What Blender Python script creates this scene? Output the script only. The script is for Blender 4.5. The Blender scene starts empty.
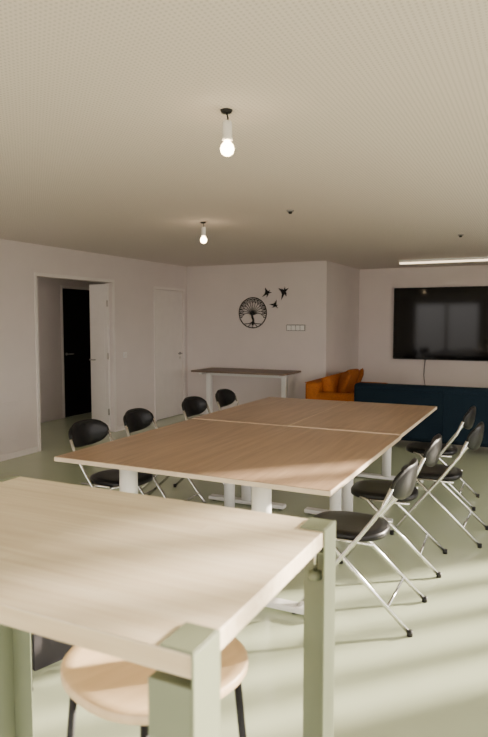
import bpy, bmesh, math, random
from mathutils import Vector, Matrix
random.seed(4)
S = bpy.context.scene
COL = S.collection

# ------------------------------------------------------------------ materials
def new_mat(name):
    m = bpy.data.materials.new(name); m.use_nodes = True
    nt = m.node_tree
    return m, nt, nt.nodes["Principled BSDF"]

def pmat(name, col, rough=0.5, metal=0.0, var=0.06, scale=8.0, bump=0.0, spec=0.5, mscale=(1,1,1), detail=4):
    m, nt, b = new_mat(name)
    tc = nt.nodes.new("ShaderNodeTexCoord"); mp = nt.nodes.new("ShaderNodeMapping")
    mp.inputs["Scale"].default_value = mscale
    n = nt.nodes.new("ShaderNodeTexNoise"); n.inputs["Scale"].default_value = scale
    n.inputs["Detail"].default_value = detail
    r = nt.nodes.new("ShaderNodeValToRGB")
    r.color_ramp.elements[0].position = 0.3; r.color_ramp.elements[1].position = 0.7
    r.color_ramp.elements[0].color = (*[max(0, c*(1-var)) for c in col], 1)
    r.color_ramp.elements[1].color = (*[min(1, c*(1+var)) for c in col], 1)
    L = nt.links
    L.new(tc.outputs["Object"], mp.inputs[0]); L.new(mp.outputs[0], n.inputs["Vector"])
    L.new(n.outputs["Fac"], r.inputs[0]); L.new(r.outputs[0], b.inputs["Base Color"])
    b.inputs["Roughness"].default_value = rough; b.inputs["Metallic"].default_value = metal
    b.inputs["Specular IOR Level"].default_value = spec
    if bump:
        bp = nt.nodes.new("ShaderNodeBump"); bp.inputs["Strength"].default_value = bump
        bp.inputs["Distance"].default_value = 0.01
        L.new(n.outputs["Fac"], bp.inputs["Height"]); L.new(bp.outputs[0], b.inputs["Normal"])
    return m

def emat(name, col, s):
    m, nt, b = new_mat(name)
    b.inputs["Base Color"].default_value = (*col, 1)
    b.inputs["Emission Color"].default_value = (*col, 1)
    b.inputs["Emission Strength"].default_value = s
    return m

def wood_mat(name, c1, c2, mscale, rough=0.45, plank=None):
    m, nt, b = new_mat(name); L = nt.links
    tc = nt.nodes.new("ShaderNodeTexCoord"); mp = nt.nodes.new("ShaderNodeMapping")
    mp.inputs["Scale"].default_value = mscale
    n = nt.nodes.new("ShaderNodeTexNoise"); n.inputs["Scale"].default_value = 1.0
    n.inputs["Detail"].default_value = 6; n.inputs["Distortion"].default_value = 0.6
    r = nt.nodes.new("ShaderNodeValToRGB")
    r.color_ramp.elements[0].position = 0.32; r.color_ramp.elements[1].position = 0.68
    r.color_ramp.elements[0].color = (*c1, 1); r.color_ramp.elements[1].color = (*c2, 1)
    L.new(tc.outputs["Object"], mp.inputs[0]); L.new(mp.outputs[0], n.inputs["Vector"])
    L.new(n.outputs["Fac"], r.inputs[0])
    out = r.outputs[0]
    if plank:
        br = nt.nodes.new("ShaderNodeTexBrick")
        br.inputs["Scale"].default_value = 1.0
        br.inputs["Brick Width"].default_value = plank[0]; br.inputs["Row Height"].default_value = plank[1]
        br.inputs["Mortar Size"].default_value = 0.0006
        br.inputs["Color1"].default_value = (1, 1, 1, 1); br.inputs["Color2"].default_value = (0.90, 0.88, 0.85, 1)
        br.inputs["Mortar"].default_value = (0.8, 0.74, 0.66, 1)
        L.new(tc.outputs["Object"], br.inputs["Vector"])
        mx = nt.nodes.new("ShaderNodeMix"); mx.data_type = 'RGBA'; mx.blend_type = 'MULTIPLY'
        mx.inputs[0].default_value = 1.0
        L.new(out, mx.inputs[6]); L.new(br.outputs["Color"], mx.inputs[7]); out = mx.outputs[2]
    L.new(out, b.inputs["Base Color"])
    b.inputs["Roughness"].default_value = rough
    return m

def ceiling_mat():
    m, nt, b = new_mat("perforated_plaster"); L = nt.links
    tc = nt.nodes.new("ShaderNodeTexCoord")
    sp = nt.nodes.new("ShaderNodeSeparateXYZ"); L.new(tc.outputs["Object"], sp.inputs[0])
    def mth(op, a, bb=None):
        n = nt.nodes.new("ShaderNodeMath"); n.operation = op
        for i, v in enumerate((a, bb)):
            if v is None: continue
            if isinstance(v, (int, float)): n.inputs[i].default_value = v
            else: L.new(v, n.inputs[i])
        return n.outputs[0]
    P = 0.020
    def cell(o):
        f = mth('FRACT', mth('DIVIDE', o, P)); d = mth('SUBTRACT', f, 0.5)
        return mth('MULTIPLY', d, d)
    dist = mth('SQRT', mth('ADD', cell(sp.outputs[0]), cell(sp.outputs[1])))
    hole = mth('LESS_THAN', dist, 0.24)
    mx = nt.nodes.new("ShaderNodeMix"); mx.data_type = 'RGBA'
    mx.inputs[6].default_value = (0.74, 0.665, 0.625, 1); mx.inputs[7].default_value = (0.56, 0.50, 0.465, 1)
    L.new(hole, mx.inputs[0]); L.new(mx.outputs[2], b.inputs["Base Color"])
    b.inputs["Roughness"].default_value = 0.9
    return m

M_wall = pmat("wall_paint", (0.72, 0.655, 0.635), 0.75, var=0.02, scale=3)
M_ceil = ceiling_mat()
M_floor = pmat("green_resin_floor", (0.49, 0.55, 0.385), 0.17, var=0.03, scale=1.2)
M_trim = pmat("white_trim", (0.78, 0.73, 0.70), 0.5, var=0.02)
M_white = pmat("white_metal", (0.84, 0.83, 0.81), 0.4, var=0.01)
M_walnut = wood_mat("oak_laminate", (0.38, 0.25, 0.155), (0.52, 0.36, 0.23), (24, 1.6, 24), 0.33)
M_edge = pmat("light_edge_band", (0.76, 0.63, 0.48), 0.5)
M_pine = wood_mat("pale_pine", (0.78, 0.65, 0.46), (0.91, 0.80, 0.61), (2.0, 55, 55), 0.42, plank=(0.62, 0.042))
M_ply = wood_mat("stool_oak", (0.70, 0.51, 0.31), (0.82, 0.61, 0.39), (30, 3, 3), 0.4)
M_green = pmat("sage_metal", (0.19, 0.215, 0.14), 0.38, var=0.03)
M_black = pmat("black_metal", (0.010, 0.010, 0.010), 0.5, spec=.3)
M_vinyl = pmat("black_vinyl", (0.005, 0.005, 0.006), 0.33, bump=0.05, scale=60, spec=0.3)
M_chrome = pmat("chrome_tube", (0.72, 0.72, 0.70), 0.2, metal=1.0, var=0.02)
M_navy = pmat("navy_fabric", (0.006, 0.016, 0.028), 0.9, var=0.2, scale=60, bump=0.2, spec=.2)
M_orange = pmat("orange_fabric", (0.46, 0.14, 0.025), 0.9, var=0.15, scale=50, bump=0.2, spec=.2)
M_orange2 = pmat("rust_fabric", (0.33, 0.10, 0.02), 0.9, var=0.15, scale=50, bump=0.2, spec=.2)
M_screen = pmat("tv_screen", (0.002, 0.002, 0.002), 0.06, var=0.0, spec=0.2)
M_unlit = pmat("unlit_opening", (0.006, 0.005, 0.006), 0.6, spec=.2)  # shade of the unlit room, painted as near-black
M_darkwood = wood_mat("dark_walnut_top", (0.17, 0.12, 0.09), (0.23, 0.16, 0.12), (2, 24, 24), 0.5)
M_crate = pmat("dark_crate", (0.03, 0.026, 0.03), 0.7)
M_bulb = emat("warm_bulb", (1.0, 0.74, 0.44), 30)
M_tube = emat("warm_led", (1.0, 0.80, 0.55), 2.6)
M_hallfill = emat("hall_fill_glow", (1.0, 0.88, 0.74), 14)  # glow of the added hall fill
M_grey = pmat("grey_plastic", (0.30, 0.29, 0.28), 0.5)

# ------------------------------------------------------------------ geometry helpers
def empty(name, loc=(0, 0, 0), rz=0.0):
    e = bpy.data.objects.new(name, None); e.empty_display_size = 0.1
    e.location = loc; e.rotation_euler = (0, 0, rz); COL.objects.link(e); return e

def mk(name, vs, fs, mat, parent=None, smooth=False, bevel=0.0, seg=2):
    me = bpy.data.meshes.new(name); me.from_pydata([tuple(v) for v in vs], [], fs)
    bm = bmesh.new(); bm.from_mesh(me); bmesh.ops.recalc_face_normals(bm, faces=bm.faces)
    bm.to_mesh(me); bm.free()
    me.materials.append(mat)
    o = bpy.data.objects.new(name, me); COL.objects.link(o)
    if parent: o.parent = parent
    if smooth:
        for p in me.polygons: p.use_smooth = True
    if bevel:
        md = o.modifiers.new("bevel", 'BEVEL'); md.width = bevel; md.segments = seg
        md.limit_method = 'ANGLE'; md.angle_limit = math.radians(40)
        if seg > 2:
            for p in me.polygons: p.use_smooth = True
    return o

BF = [(0,1,2,3),(4,7,6,5),(0,4,5,1),(1,5,6,2),(2,6,7,3),(3,7,4,0)]
def bverts(lo, hi):
    x0,y0,z0 = lo; x1,y1,z1 = hi
    return [(x0,y0,z0),(x1,y0,z0),(x1,y1,z0),(x0,y1,z0),(x0,y0,z1),(x1,y0,z1),(x1,y1,z1),(x0,y1,z1)]
def box(name, lo, hi, mat, parent=None, bevel=0.0, seg=2, M=None):
    vs = bverts(lo, hi)
    if M: vs = [M @ Vector(v) for v in vs]
    return mk(name, vs, BF, mat, parent, bevel=bevel, seg=seg)
def boxes(name, lst, mat, parent=None, bevel=0.0):
    vs, fs = [], []
    for lo, hi in lst:
        k = len(vs); vs += bverts(lo, hi); fs += [tuple(i+k for i in f) for f in BF]
    return mk(name, vs, fs, mat, parent, bevel=bevel)

def loft(name, rings, mat, parent=None, caps=True, smooth=True):
    n = len(rings[0]); vs = [p for r in rings for p in r]; fs = []
    for i in range(len(rings)-1):
        for j in range(n):
            a = i*n+j; b = i*n+(j+1) % n
            fs.append((a, b, b+n, a+n))
    if caps:
        fs.append(tuple(range(n))[::-1]); fs.append(tuple(range((len(rings)-1)*n, len(rings)*n)))
    return mk(name, vs, fs, mat, parent, smooth=smooth)

def lathe(name, prof, mat, parent=None, c=(0, 0, 0), n=28):
    rings = [[(c[0]+r*math.cos(2*math.pi*k/n), c[1]+r*math.sin(2*math.pi*k/n), c[2]+z) for k in range(n)] for r, z in prof]
    return loft(name, rings, mat, parent)

def smooth_path(pts, sub=6):
    P = [Vector(p) for p in pts]; out = []
    for i in range(len(P)-1):
        p0 = P[max(i-1, 0)]; p1 = P[i]; p2 = P[i+1]; p3 = P[min(i+2, len(P)-1)]
        for k in range(sub):
            t = k/sub
            out.append(0.5*((2*p1)+(-p0+p2)*t+(2*p0-5*p1+4*p2-p3)*t*t+(-p0+3*p1-3*p2+p3)*t**3))
    out.append(P[-1]); return out

def tube(name, pts, r, mat, parent=None, n=10, curved=False, flat=1.0):
    P = smooth_path(pts) if curved else [Vector(p) for p in pts]
    rings = []; up = None
    for i, p in enumerate(P):
        d = (P[min(i+1, len(P)-1)]-P[max(i-1, 0)]).normalized()
        if up is None:
            up = d.orthogonal().normalized()
        up = (up-d*up.dot(d)).normalized(); s = d.cross(up)
        rr = r[min(i, len(r)-1)] if isinstance(r, (list, tuple)) else r
        rings.append([p+rr*(math.cos(2*math.pi*k/n)*up+math.sin(2*math.pi*k/n)*s) for k in range(n)])
    return loft(name, rings, mat, parent)

# ------------------------------------------------------------------ room shell
H = 2.52
XL, YB, XC, YR, XR, YF = -5.55, 9.19, -3.05, 11.05, 2.4, -2.6
box("floor", (-7.35, YF-.15, -.1), (XR+.15, YR+.15, 0), M_floor)
box("ceiling", (-7.35, YF-.15, H), (XR+.15, YR+.15, H+.1), M_ceil)

def wall_y(name, x0, x1, ya, yb, ops):
    L = []; y = ya
    for (o0, o1, z0, z1) in sorted(ops):
        L.append(((x0, y, 0), (x1, o0, H)))
        if z0 > 0: L.append(((x0, o0, 0), (x1, o1, z0)))
        L.append(((x0, o0, z1), (x1, o1, H))); y = o1
    L.append(((x0, y, 0), (x1, yb, H)))
    return boxes(name, L, M_wall)
def wall_x(name, y0, y1, xa, xb, ops):
    L = []; x = xa
    for (o0, o1, z0, z1) in sorted(ops):
        L.append(((x, y0, 0), (o0, y1, H)))
        if z0 > 0: L.append(((o0, y0, 0), (o1, y1, z0)))
        L.append(((o0, y0, z1), (o1, y1, H))); x = o1
    L.append(((x, y0, 0), (xb, y1, H)))
    return boxes(name, L, M_wall)

D1 = (5.69, 7.15, 2.14); D2 = (8.22, 9.06, 2.10)
wall_y("wall_left", XL-.12, XL, YF, YB, [(D1[0], D1[1], 0, D1[2]), (D2[0], D2[1], 0, D2[2])])
wall_x("wall_back", YB, YB+.12, -7.35, XC, [])
wall_y("wall_recess_side", XC-.12, XC, YB+.12, YR+.12, [])
wall_x("wall_recess_back", YR, YR+.12, XC, XR, [])
WR = [(-2.0, 0.2, .08, 2.3), (0.7, 2.7, .08, 2.3), (3.2, 5.0, .08, 2.3), (5.4, 7.2, .08, 2.3)]  # out of view; nearest window added to light the foreground
wall_y("wall_right", XR, XR+.15, YF, YR+.12, WR)
WF = [(-4.6, -2.2, .08, 2.3), (-1.6, 1.6, .08, 2.3)]
wall_x("wall_front", YF-.15, YF, XL-.12, XR+.15, WF)
HX = -7.1
wall_y("wall_hall", HX-.12, HX, 4.2, YB, [(7.84, 8.66, 0, 2.13)])
box("wall_hall_end", (HX, 4.2, 0), (XL-.12, 4.32, H), M_wall)

# windows
k = 1
for (a, b, z0, z1) in WR:
    e = empty("window_%d" % k, (XR+.06, a, 0)); k += 1; w = b-a; f = .06
    L = [((-.03, 0, z0), (.03, f, z1)), ((-.03, w-f, z0), (.03, w, z1)),
         ((-.03, f, z0), (.03, w-f, z0+f)), ((-.03, f, z1-f), (.03, w-f, z1))]
    for j in (1, 2, 3):  # unseen mullions, added to break the sun into floor streaks
        L.append(((-.03, w*j/4-.045, z0+f), (.03, w*j/4+.045, z1-f)))
    boxes("frame", L, M_trim, e)
for (a, b, z0, z1) in WF:
    e = empty("window_%d" % k, (a, YF-.07, 0)); k += 1; w = b-a; f = .06
    boxes("frame", [((0, -.03, z0), (f, .03, z1)), ((w-f, -.03, z0), (w, .03, z1)), ((w/2-.05, -.03, z0+f), (w/2+.05, .03, z1-f)),
                    ((f, -.03, z0), (w-f, .03, z0+f)), ((f, -.03, z1-f), (w-f, .03, z1))], M_trim, e)

# baseboards & trims
boxes("baseboard_left", [((XL, YF, 0), (XL+.012, D1[0]-.06, .07)), ((XL, D1[1]+.06, 0), (XL+.012, D2[0]-.06, .07))], M_trim)
box("baseboard_back", (XL, YB-.012, 0), (XC, YB, .07), M_trim)
box("baseboard_recess", (XC+.012, YR-.012, 0), (XR, YR, .07), M_trim)
def casing(name, x, y0, y1, z, d=.012, w=.04):
    boxes(name, [((x, y0-w, 0), (x+d, y0, z+w)), ((x, y1, 0), (x+d, y1+w, z+w)), ((x, y0, z), (x+d, y1, z+w))], M_trim)
casing("trim_1", XL, *D1); casing("trim_2", XL, *D2); casing("trim_3", HX, 7.84, 8.66, 2.13)

def handle(parent, x, y, z, sy):
    lathe("handle_rose", [(0.0001, 0), (.025, 0), (.025, .008), (.0001, .008)], M_grey, parent, (0, 0, 0)).matrix_local = Matrix.Translation((x, y, z)) @ Matrix.Rotation(math.pi/2, 4, 'Y')
    tube("handle_lever", [(x, y, z), (x+.045, y, z), (x+.05, y+sy*.02, z), (x+.05, y+sy*.12, z)], .009, M_grey, parent)

# door_1 : open narrow leaf of the double door, swung into the hall
d = empty("door_1", (XL-.05, D1[1]-.03, 0), math.radians(-4))
box("leaf", (-.34, -.02, .01), (0, .02, 2.12), M_trim, d, bevel=.003)
boxes("panel_moulding", [((-.28, -.026, z0), (-.06, -.02, z1)) for z0, z1 in ((.15, .9), (1.05, 2.0))], M_trim, d, bevel=.004)
box("lock_plate", (-.345, -.012, .95), (-.34, .012, 1.15), M_grey, d)
tube("handle_lever", [(-.31, -.02, 1.04), (-.31, -.07, 1.04), (-.20, -.07, 1.04)], .009, M_grey, d)
boxes("hinges", [((-.01, -.03, z), (.01, -.018, z+.09)) for z in (.25, 1.05, 1.8)], M_chrome, d)
# door_2 closed
d = empty("door_2", (XL-.045, D2[0], 0))
w = D2[1]-D2[0]
box("leaf", (0, .005, .008), (.03, w-.005, D2[2]-.005), M_trim, d, bevel=.002)
handle(d, .03, w-.09, 1.05, -1)
box("lock_plate", (.03, w-.11, .96), (.033, w-.07, 1.0), M_chrome, d)
# dark_opening : near-black leaf standing in for the unlit room beyond
d = empty("dark_opening", (HX-.06, 7.84, 0))
box("leaf", (0, .002, .002), (.035, .818, 2.128), M_unlit, d, bevel=.002)
handle(d, .035, .10, 1.05, 1)

# wall fittings
e = empty("wall_access_panel", (XL, 5.0, .22))
box("frame", (0, 0, 0), (.008, .38, .44), M_wall, e, bevel=.003)
box("panel", (.008, .03, .03), (.014, .35, .41), M_wall, e, bevel=.002)
e = empty("light_switch", (XL, 7.42, 1.1))
box("plate", (0, -.04, -.04), (.01, .04, .04), M_white, e, bevel=.003); box("rocker", (.01, -.022, -.025), (.015, .022, .025), M_trim, e, bevel=.002)
e = empty("wall_control_panel", (-3.55, YB, 1.49))
box("plate", (-.16, -.015, -.05), (.16, 0, .05), M_grey, e, bevel=.004)
boxes("buttons", [((-.145+.075*i, -.02, -.038), (-.08+.075*i, -.015, .038)) for i in range(4)], M_white, e)

# ------------------------------------------------------------------ wall decor
e = empty("tree_of_life_wall_art", (-4.30, YB-.012, 1.73))
R = .245
ring = [(R*math.cos(a*math.pi/24), 0, R*math.sin(a*math.pi/24)) for a in range(49)]
tube("ring", ring, .008, M_black, e)
tube("trunk", [(0, 0, -.2), (.01, 0, -.12), (-.01, 0, -.05), (0, 0, .03)], .018, M_black, e, curved=True)
for i in range(5):
    a = -math.pi/2 + (i-2)*.35
    tube("root_%d" % i, [(0, 0, -.14), (.5*R*math.cos(a)*.6, 0, -.17), (R*math.cos(a)*.98, 0, R*math.sin(a)*.98)], .006, M_black, e, n=6, curved=True)
for i in range(13):
    a = math.radians(-12+i*17); rr = R*.97
    mid = Vector((math.cos(a)*.1*1.1, 0, .01+math.sin(a)*.10))
    tip = Vector((rr*math.cos(a), 0, rr*math.sin(a)))
    tube("branch_%d" % i, [(0, 0, -.04), mid, tip], .0045, M_black, e, n=6, curved=True)
    for s in (-1, 1):
        q = mid.lerp(tip, .35); ang = a+s*.55; L = .07
        t = q+Vector((L*math.cos(ang), 0, L*math.sin(ang)))
        tube("twig_%d_%d" % (i, s), [q, t], .0035, M_black, e, n=6)
        vs = [t+Vector((.016*math.cos(b+ang)*1.0, yy, .009*math.sin(b+ang))) for yy in (-.003, .003) for b in [j*math.pi/4 for j in range(8)]]
        fs = [tuple(range(8)), tuple(range(8, 16))]+[(j, (j+1) % 8, 8+(j+1) % 8, 8+j) for j in range(8)]
        mk("leaf_%d_%d" % (i, s), vs, fs, M_black, e)
bird = [(-.02,-.075),(.0,-.03),(-.1,-.045),(-.03,.0),(-.012,.03),(.0,.095),(.03,.03),(.035,.012),(.075,.03),(.055,-.002),(.1,-.03),(.03,-.025),(.02,-.05)]
for (x, z, s, r) in ((-4.06, 2.05, .95, .3), (-3.92, 1.86, .85, -.5), (-3.77, 2.05, 1.15, .9), ):
    b = empty("bird_wall_art", (x, YB-.004, z)); n = len(bird)
    pts = [((px*math.cos(r)-pz*math.sin(r))*s, (px*math.sin(r)+pz*math.cos(r))*s) for px, pz in bird]
    vs = [(p[0], y, p[1]) for y in (-.003, .003) for p in pts]
    fs = [tuple(range(n)), tuple(range(n, 2*n))]+[(j, (j+1) % n, n+(j+1) % n, n+j) for j in range(n)]
    mk("silhouette", vs, fs, M_black, b)

# TV
e = empty("television", (-1.31, YR, 1.55))
box("body", (-1.1, -.07, -.62), (1.1, -.03, .62), M_black, e, bevel=.006)
box("screen", (-1.085, -.072, -.60), (1.085, -.069, .608), M_screen, e)
box("wall_mount", (-.3, -.03, -.2), (.3, 0, .2), M_black, e)
tube("power_cable", [(-.55, -.02, -.6), (-.57, -.01, -.9), (-.53, -.01, -1.2), (-.55, -.01, -1.5)], .006, M_black, e, curved=True, n=6)

# ------------------------------------------------------------------ meeting tables
def meeting_table(cx, y0, y1, ins, dz=0.0):
    # ins : how far the veneer stops short of the pale edge band at -x, +x, -y, +y ; dz : height-adjustment offset
    wx = .905; cy = (y0+y1)/2; L = y1-y0
    e = empty("meeting_table", (cx, cy, 0))
    hw = wx/2-.0008; hl = L/2-.0015
    box("edge_band", (-hw, -hl, .722+dz), (hw, hl, .7475+dz), M_edge, e, bevel=.0005)
    box("top", (-hw+ins[0], -hl+ins[2], .7475+dz), (hw-ins[1], hl-ins[3], .750+dz), M_walnut, e)
    for i, yy in enumerate((-hl+.16, hl-.16)):
        box("foot_%d" % i, (-.36, yy-.04, .012), (.36, yy+.04, .045), M_white, e, bevel=.008)
        lathe("column_lower_%d" % i, [(.045, .045), (.045, .48)], M_white, e, (0, yy, 0))
        lathe("column_upper_%d" % i, [(.056, .40), (.056, .70+dz)], M_white, e, (0, yy, 0))
        box("bracket_%d" % i, (-.34, yy-.03, .695+dz), (.34, yy+.03, .722+dz), M_white, e, bevel=.004)
        for s in (-1, 1): lathe("glide_%d_%d" % (i, s), [(.02, 0), (.02, .014)], M_black, e, (s*.32, yy, 0), n=14)
    for s in (-1, 1):
        box("beam_%d" % s, (s*.2-.02, -hl+.19, .685+dz), (s*.2+.02, hl-.19, .72+dz), M_white, e)
TX0, TXM, TX1 = -2.75, -1.845, -.94
cl, cr = (TX0+TXM)/2, (TXM+TX1)/2
meeting_table(cl, 2.93, 4.62, (.004, .0005, .004, .003)); meeting_table(cr, 2.93, 4.62, (.0005, .004, .004, .003))
meeting_table(cl, 4.62, 6.31, (.004, .009, .004, .004), .005); meeting_table(cr, 4.62, 6.31, (.009, .004, .004, .004), .007)

# ------------------------------------------------------------------ folding chairs
def folding_chair(loc, rz):
    e = empty("folding_chair", (*loc, 0), rz)
    for s in (-1, 1):
        tube("front_leg_%d" % s, [(s*.235, .28, .012), (s*.23, .20, .12), (s*.22, -.09, .50), (s*.215, -.19, .64), (s*.213, -.235, .75)], .0115, M_chrome, e)
        tube("rear_leg_%d" % s, [(s*.215, -.34, .012), (s*.195, .12, .435), (s*.17, .17, .445)], .0115, M_chrome, e)
        lathe("front_foot_%d" % s, [(.015, 0), (.015, .03)], M_black, e, (s*.235, .28, 0), n=12)
        lathe("rear_foot_%d" % s, [(.015, 0), (.015, .03)], M_black, e, (s*.215, -.34, 0), n=12)
        tube("pivot_%d" % s, [(s*.225, -.028, .42), (s*.17, -.028, .42)], .012, M_chrome, e)
        tube("seat_link_%d" % s, [(s*.206, -.15, .44), (s*.206, .1, .44)], .008, M_chrome, e)
    arc = [(.213*math.cos(t), -.235-.06*math.sin(t), .75+.09*math.sin(t)**.6) for t in [math.pi*i/16 for i in range(17)]]
    tube("back_frame", arc, .0095, M_black, e)
    tube("front_stretcher", [(-.23, .20, .12), (.23, .20, .12)], .008, M_chrome, e)
    tube("rear_stretcher", [(-.21, -.22, .12), (.21, -.22, .12)], .008, M_chrome, e)
    # padded back
    rings = []; N = 24
    for i in range(N+1):
        t = -1+2*i/N; hh = .096*max(.02, (1-abs(t)**3.2))**.5; th = .019*max(.03, (1-abs(t)**6))**.5
        x = .212*t; y = -.232-.064*(1-t*t); zc = .760
        rings.append([(x, y+th*math.cos(a)-.15*hh*math.sin(a), zc+hh*math.sin(a)) for a in [2*math.pi*k/16 for k in range(16)]])
    loft("back_pad", rings, M_vinyl, e)
    # seat
    def outline(sc, z, n=40):
        o = []
        for k in range(n):
            a = 2*math.pi*k/n; c, s_ = math.cos(a), math.sin(a)
            x = .20*sc*math.copysign(abs(c)**.8, c); y = .045+.22*sc*math.copysign(abs(s_)**.8, s_)
            o.append((x, y, z))
        return o
    loft("seat", [outline(.93, .432), outline(1, .440), outline(1.0, .464), outline(.96, .475), outline(.8, .481), outline(.4, .479)], M_vinyl, e)
# right side, facing -X  (local +Y -> -X : rz=+90)
for x, y, r in ((-.91, 3.32, 90), (-.90, 4.12, 93), (-.70, 4.80, 88), (-.84, 5.68, 91)):
    folding_chair((x, y), math.radians(r))
for x, y, r in ((-2.80, 3.62, -90), (-2.82, 4.29, -87), (-2.82, 5.20, -92), (-2.86, 5.94, -90)):
    folding_chair((x, y), math.radians(r))

# ------------------------------------------------------------------ high table in the foreground
TZ = 1.05; hx0, hx1, hy0, hy1 = -1.72, -.505, .845, 1.60
e = empty("high_table", ((hx0+hx1)/2, (hy0+hy1)/2, 0))
wx, wy = (hx1-hx0)/2, (hy1-hy0)/2
box("top", (-wx, -wy, TZ-.042), (wx, wy, TZ), M_pine, e, bevel=.003)
for i, (sx, sy) in enumerate(((1, -1), (1, 1), (-1, -1), (-1, 1))):
    X = sx*wx; Y = sy*wy; t = .005
    def bb(x0, y0, z0, x1, y1, z1):
        return ((min(x0, x1), min(y0, y1), z0), (max(x0, x1), max(y0, y1), z1))
    fx, fy = .085, .088
    parts = [
        bb(X+sx*.001, Y+sy*.006, 0, X+sx*(.001+t), Y-sy*fy, TZ+.005),
        bb(X+sx*(.001), Y+sy*.001, 0, X-sx*fx, Y+sy*.006, TZ-.055),
        bb(X+sx*.001, Y-sy*.0, TZ+.0005, X-sx*.065, Y-sy*fy, TZ+.0055),
        bb(X, Y, TZ-.062, X-sx*fx, Y-sy*fy, TZ-.056),
    ]
    boxes("leg_%d" % i, parts, M_green, e, bevel=.0015)
    sc = (X-sx*.035, Y-sy*.045)
    lathe("clamp_screw_%d" % i, [(.006, TZ-.13), (.006, TZ-.043)], M_chrome, e, (*sc, 0), n=12)
    lathe("clamp_knob_%d" % i, [(.006, TZ-.15), (.018, TZ-.148), (.018, TZ-.128), (.006, TZ-.125)], M_green, e, (*sc, 0), n=16)

# ------------------------------------------------------------------ stools
def stool(loc, ang, r=.225, spread=.27, hz=.74):
    e = empty("bar_stool", (*loc, 0), ang)
    def ol(sc, z, dz=0):
        return [(r*sc*math.copysign(abs(math.cos(a))**.85, math.cos(a)), r*sc*math.copysign(abs(math.sin(a))**.85, math.sin(a)),
                 z+dz*math.cos(a)**2) for a in [2*math.pi*k/48 for k in range(48)]]
    loft("seat", [ol(.3, hz-.030), ol(.96, hz-.028), ol(1, hz-.022, .004), ol(1, hz-.004, .004), ol(.98, hz, .004), ol(.85, hz-.004), ol(.3, hz-.01)], M_ply, e)
    for i in range(4):
        a = math.pi/4+i*math.pi/2
        c, s = math.cos(a), math.sin(a)
        tube("leg_%d" % i, [(c*.205, s*.205, hz-.025), (c*spread, s*spread, 0.004)], .010, M_black, e)
        lathe("foot_%d" % i, [(.013, 0), (.013, .012)], M_black, e, (c*spread, s*spread, 0), n=12)
    rr = .205+(spread-.205)*(1-.25/hz)
    sq = [(rr*math.cos(math.pi/4+i*math.pi/2), rr*math.sin(math.pi/4+i*math.pi/2), .25) for i in range(5)]
    tube("footrest", sq, .008, M_black, e)
    tube("under_frame", [(.19*math.cos(2*math.pi*i/24), .19*math.sin(2*math.pi*i/24), hz-.038) for i in range(25)], .008, M_black, e)
stool((-.87, 1.275), math.radians(-18), spread=.27)
stool((-2.08, 2.15), math.radians(-18))
e = empty("storage_crate", (-2.12, 2.17, 0), math.radians(-18))
boxes("body", [((-.11, -.11, 0), (.11, .11, .012)), ((-.11, -.11, .012), (-.10, .11, .2)), ((.10, -.11, .012), (.11, .11, .2)),
               ((-.10, -.11, .012), (.10, -.10, .2)), ((-.10, .10, .012), (.10, .11, .2))], M_crate, e)
box("lid", (-.115, -.115, .2), (.115, .115, .22), M_crate, e, bevel=.004)

# ------------------------------------------------------------------ console desk at the back wall
e = empty("console_table", (-4.24, 8.80, 0))
box("top", (-.80, -.35, .79), (.80, .35, .818), M_darkwood, e, bevel=.003)
for i, x in enumerate((-.66, .66)):
    box("foot_%d" % i, (x-.035, -.3, 0), (x+.035, .3, .035), M_white, e, bevel=.006)
    box("column_%d" % i, (x-.04, -.04, .035), (x+.04, .04, .76), M_white, e, bevel=.006)
    box("bracket_%d" % i, (x-.025, -.3, .755), (x+.025, .3, .79), M_white, e, bevel=.004)
box("crossbar", (-.66, -.02, .72), (.66, .02, .76), M_white, e)

# ------------------------------------------------------------------ sofas (local: faces +Y)
def sofa(name, loc, rz, W, D, mat, seats, hb=.80, cushions=(), plain_back=False):
    e = empty(name, (*loc, 0), rz); a = .16
    box("base", (-W/2+.02, -D/2+.03, .10), (W/2-.02, D/2-.02, .30), mat, e, bevel=.03, seg=4)
    box("back", (-W/2, -D/2, .12), (W/2, -D/2+.20, hb-.06 if not plain_back else hb), mat, e, bevel=.045, seg=5)
    for s in (-1, 1):
        x0, x1 = sorted((s*W/2, s*(W/2-a)))
        box("arm_%d" % s, (x0, -D/2+.15, .12), (x1, D/2, .60), mat, e, bevel=.05, seg=5)
        for t in (-1, 1): lathe("leg_%d_%d" % (s, t), [(.014, 0), (.022, .11)], M_black, e, (s*(W/2-.1), t*(D/2-.1), 0), n=14)
    sw = (W-2*a)/seats
    for i in range(seats):
        x0 = -W/2+a+i*sw
        box("seat_cushion_%d" % i, (x0+.004, -D/2+.18, .29), (x0+sw-.004, D/2-.01, .45), mat, e, bevel=.045, seg=5)
        M = Matrix.Translation((x0+sw/2, -D/2+.27, .62)) @ Matrix.Rotation(math.radians(10), 4, 'X')
        box("back_cushion_%d" % i, (-sw/2+.006, -.075, -.19), (sw/2-.006, .075, .19 if not plain_back else .14), mat, e, bevel=.06, seg=5, M=M)
    tube("back_piping", [(-W/2+.03, -D/2-.001, hb-.07), (W/2-.03, -D/2-.001, hb-.07)], .006, mat, e, n=6)
    if plain_back:
        tube("back_seam", [(0.02, -D/2-.001, .16), (0.02, -D/2-.001, hb-.03)], .006, mat, e, n=6)
    return e
sofa("navy_sofa", (-1.10, 8.20), 0, 2.2, .9, M_navy, 3, hb=.80, plain_back=True)
so = sofa("orange_sofa", (-2.64, 9.12), math.radians(-90), 1.85, .78, M_orange, 2, hb=.80)
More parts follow.
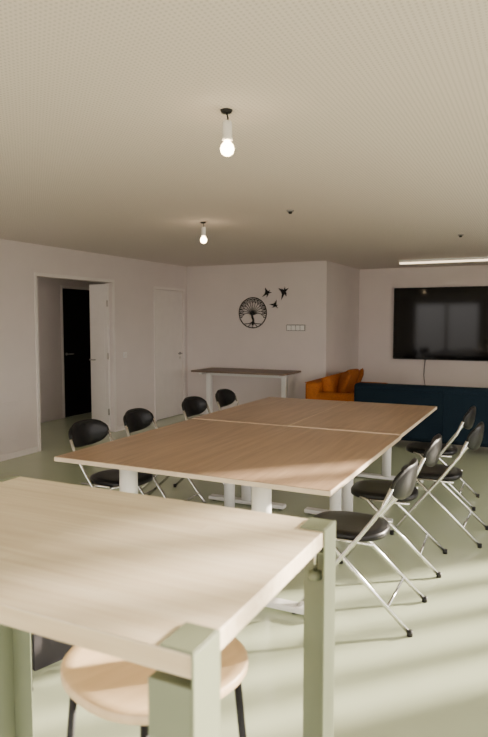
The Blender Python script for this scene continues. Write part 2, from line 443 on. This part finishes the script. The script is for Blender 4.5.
def pillow(name, loc, rot, s, mat, parent):
    rings = []; n = 32
    M = Matrix.Translation(loc) @ rot
    for t, zz in ((.02, -.055), (.55, -.052), (.85, -.03), (1, 0), (.85, .03), (.55, .052), (.02, .055)):
        rings.append([M @ Vector((s*t*math.copysign(abs(math.cos(a))**.5, math.cos(a)), s*t*math.copysign(abs(math.sin(a))**.5, math.sin(a)), zz)) for a in [2*math.pi*k/n for k in range(n)]])
    loft(name, rings, mat, parent)
R1 = Matrix.Rotation(math.radians(68), 4, 'X')
pillow("throw_pillow_1", (.48, .02, .66), Matrix.Rotation(.5, 4, 'Z') @ R1, .22, M_orange2, so)
pillow("throw_pillow_2", (.08, .0, .68), Matrix.Rotation(-.3, 4, 'Z') @ R1, .22, M_orange2, so)
pillow("throw_pillow_3", (-.42, .0, .66), Matrix.Rotation(.25, 4, 'Z') @ R1, .21, M_orange2, so)

# ------------------------------------------------------------------ lamps
def pendant(x, y):
    e = empty("ceiling_bulb_lamp", (x, y, H))
    lathe("ceiling_rose", [(.001, -.012), (.022, -.012), (.028, 0), (.001, 0)], M_black, e)
    tube("wire", [(0, 0, -.01), (.008, 0, -.035), (.004, 0, -.055)], .004, M_black, e, n=8)
    lathe("socket", [(.001, -.045), (.018, -.048), (.021, -.06), (.021, -.115), (.024, -.12), (.024, -.13), (.001, -.13)], M_white, e, (.004, 0, 0))
    lathe("bulb", [(.012, -.128), (.014, -.135), (.026, -.15), (.030, -.162), (.030, -.172), (.025, -.186), (.013, -.195), (.001, -.197)], M_bulb, e, (.004, 0, 0))
pendant(-1.29, 2.48); pendant(-2.91, 5.12)
e = empty("linear_ceiling_lamp", (-1.2, 9.65, H))
box("housing", (-.85, -.04, -.035), (.85, .04, -.0), M_white, e, bevel=.004)
box("diffuser", (-.84, -.03, -.06), (.84, .03, -.035), M_tube, e, bevel=.006)
for x, y in ((-1.95, 4.9), (-.85, 7.05)):
    e = empty("smoke_detector", (x, y, H))
    lathe("base", [(.001, -.012), (.03, -.012), (.03, 0), (.001, 0)], M_grey, e, n=20)
    lathe("sensor", [(.001, -.03), (.012, -.03), (.02, -.012)], M_black, e, n=20)
e = empty("hall_fill_lamp", (-6.4, 6.4, H))  # unseen lamp added to brighten the hall walls
lathe("base", [(.001, -.02), (.16, -.02), (.16, 0), (.001, 0)], M_white, e)
lathe("diffuser", [(.001, -.07), (.08, -.065), (.13, -.045), (.15, -.02)], M_hallfill, e)

# ------------------------------------------------------------------ daylight
w = bpy.data.worlds.new("sky"); S.world = w; w.use_nodes = True
nt = w.node_tree; bg = nt.nodes["Background"]
tc = nt.nodes.new("ShaderNodeTexCoord"); sp = nt.nodes.new("ShaderNodeSeparateXYZ")
rp = nt.nodes.new("ShaderNodeValToRGB")
rp.color_ramp.elements[0].position = .46; rp.color_ramp.elements[0].color = (.36, .325, .29, 1)
rp.color_ramp.elements[1].position = .54; rp.color_ramp.elements[1].color = (1.0, .94, .90, 1)
mr = nt.nodes.new("ShaderNodeMapRange"); mr.inputs[1].default_value = -1; mr.inputs[2].default_value = 1
nt.links.new(tc.outputs["Generated"], sp.inputs[0]); nt.links.new(sp.outputs[2], mr.inputs[0])
nt.links.new(mr.outputs[0], rp.inputs[0]); nt.links.new(rp.outputs[0], bg.inputs[0])
bg.inputs[1].default_value = 6.3

sl = bpy.data.lights.new("sun", 'SUN'); sl.energy = 36.0; sl.angle = math.radians(2.2); sl.color = (1, .86, .70)
so_ = bpy.data.objects.new("sun", sl); COL.objects.link(so_)
dirv = Vector((-.70, -.71, -math.tan(math.radians(14))))
so_.rotation_euler = dirv.to_track_quat('-Z', 'Y').to_euler(); so_.location = (4, 8, 4)
def portal(loc, rot, sx, sy, i):
    l = bpy.data.lights.new("window_portal_%d" % i, 'AREA'); l.shape = 'RECTANGLE'; l.size = sx; l.size_y = sy
    l.cycles.is_portal = True
    o = bpy.data.objects.new("window_portal_%d" % i, l); o.location = loc; o.rotation_euler = rot; COL.objects.link(o)
i = 0
for (a, b, z0, z1) in WR:
    portal((XR+.16, (a+b)/2, (z0+z1)/2), (0, math.radians(90), 0), z1-z0, b-a, i); i += 1
for (a, b, z0, z1) in WF:
    portal(((a+b)/2, YF-.16, (z0+z1)/2), (math.radians(90), 0, 0), b-a, z1-z0, i); i += 1

# ------------------------------------------------------------------ camera
cam = bpy.data.cameras.new("camera"); co = bpy.data.objects.new("camera", cam); COL.objects.link(co)
co.location = (0, 0, 1.6); co.rotation_euler = (math.radians(90-4.4), 0, math.radians(25.9))
cam.sensor_fit = 'VERTICAL'; cam.sensor_height = 36; cam.sensor_width = 24; cam.lens = 620/737*36
cam.dof.use_dof = True; cam.dof.focus_distance = 5.0; cam.dof.aperture_fstop = 3.6
S.camera = co
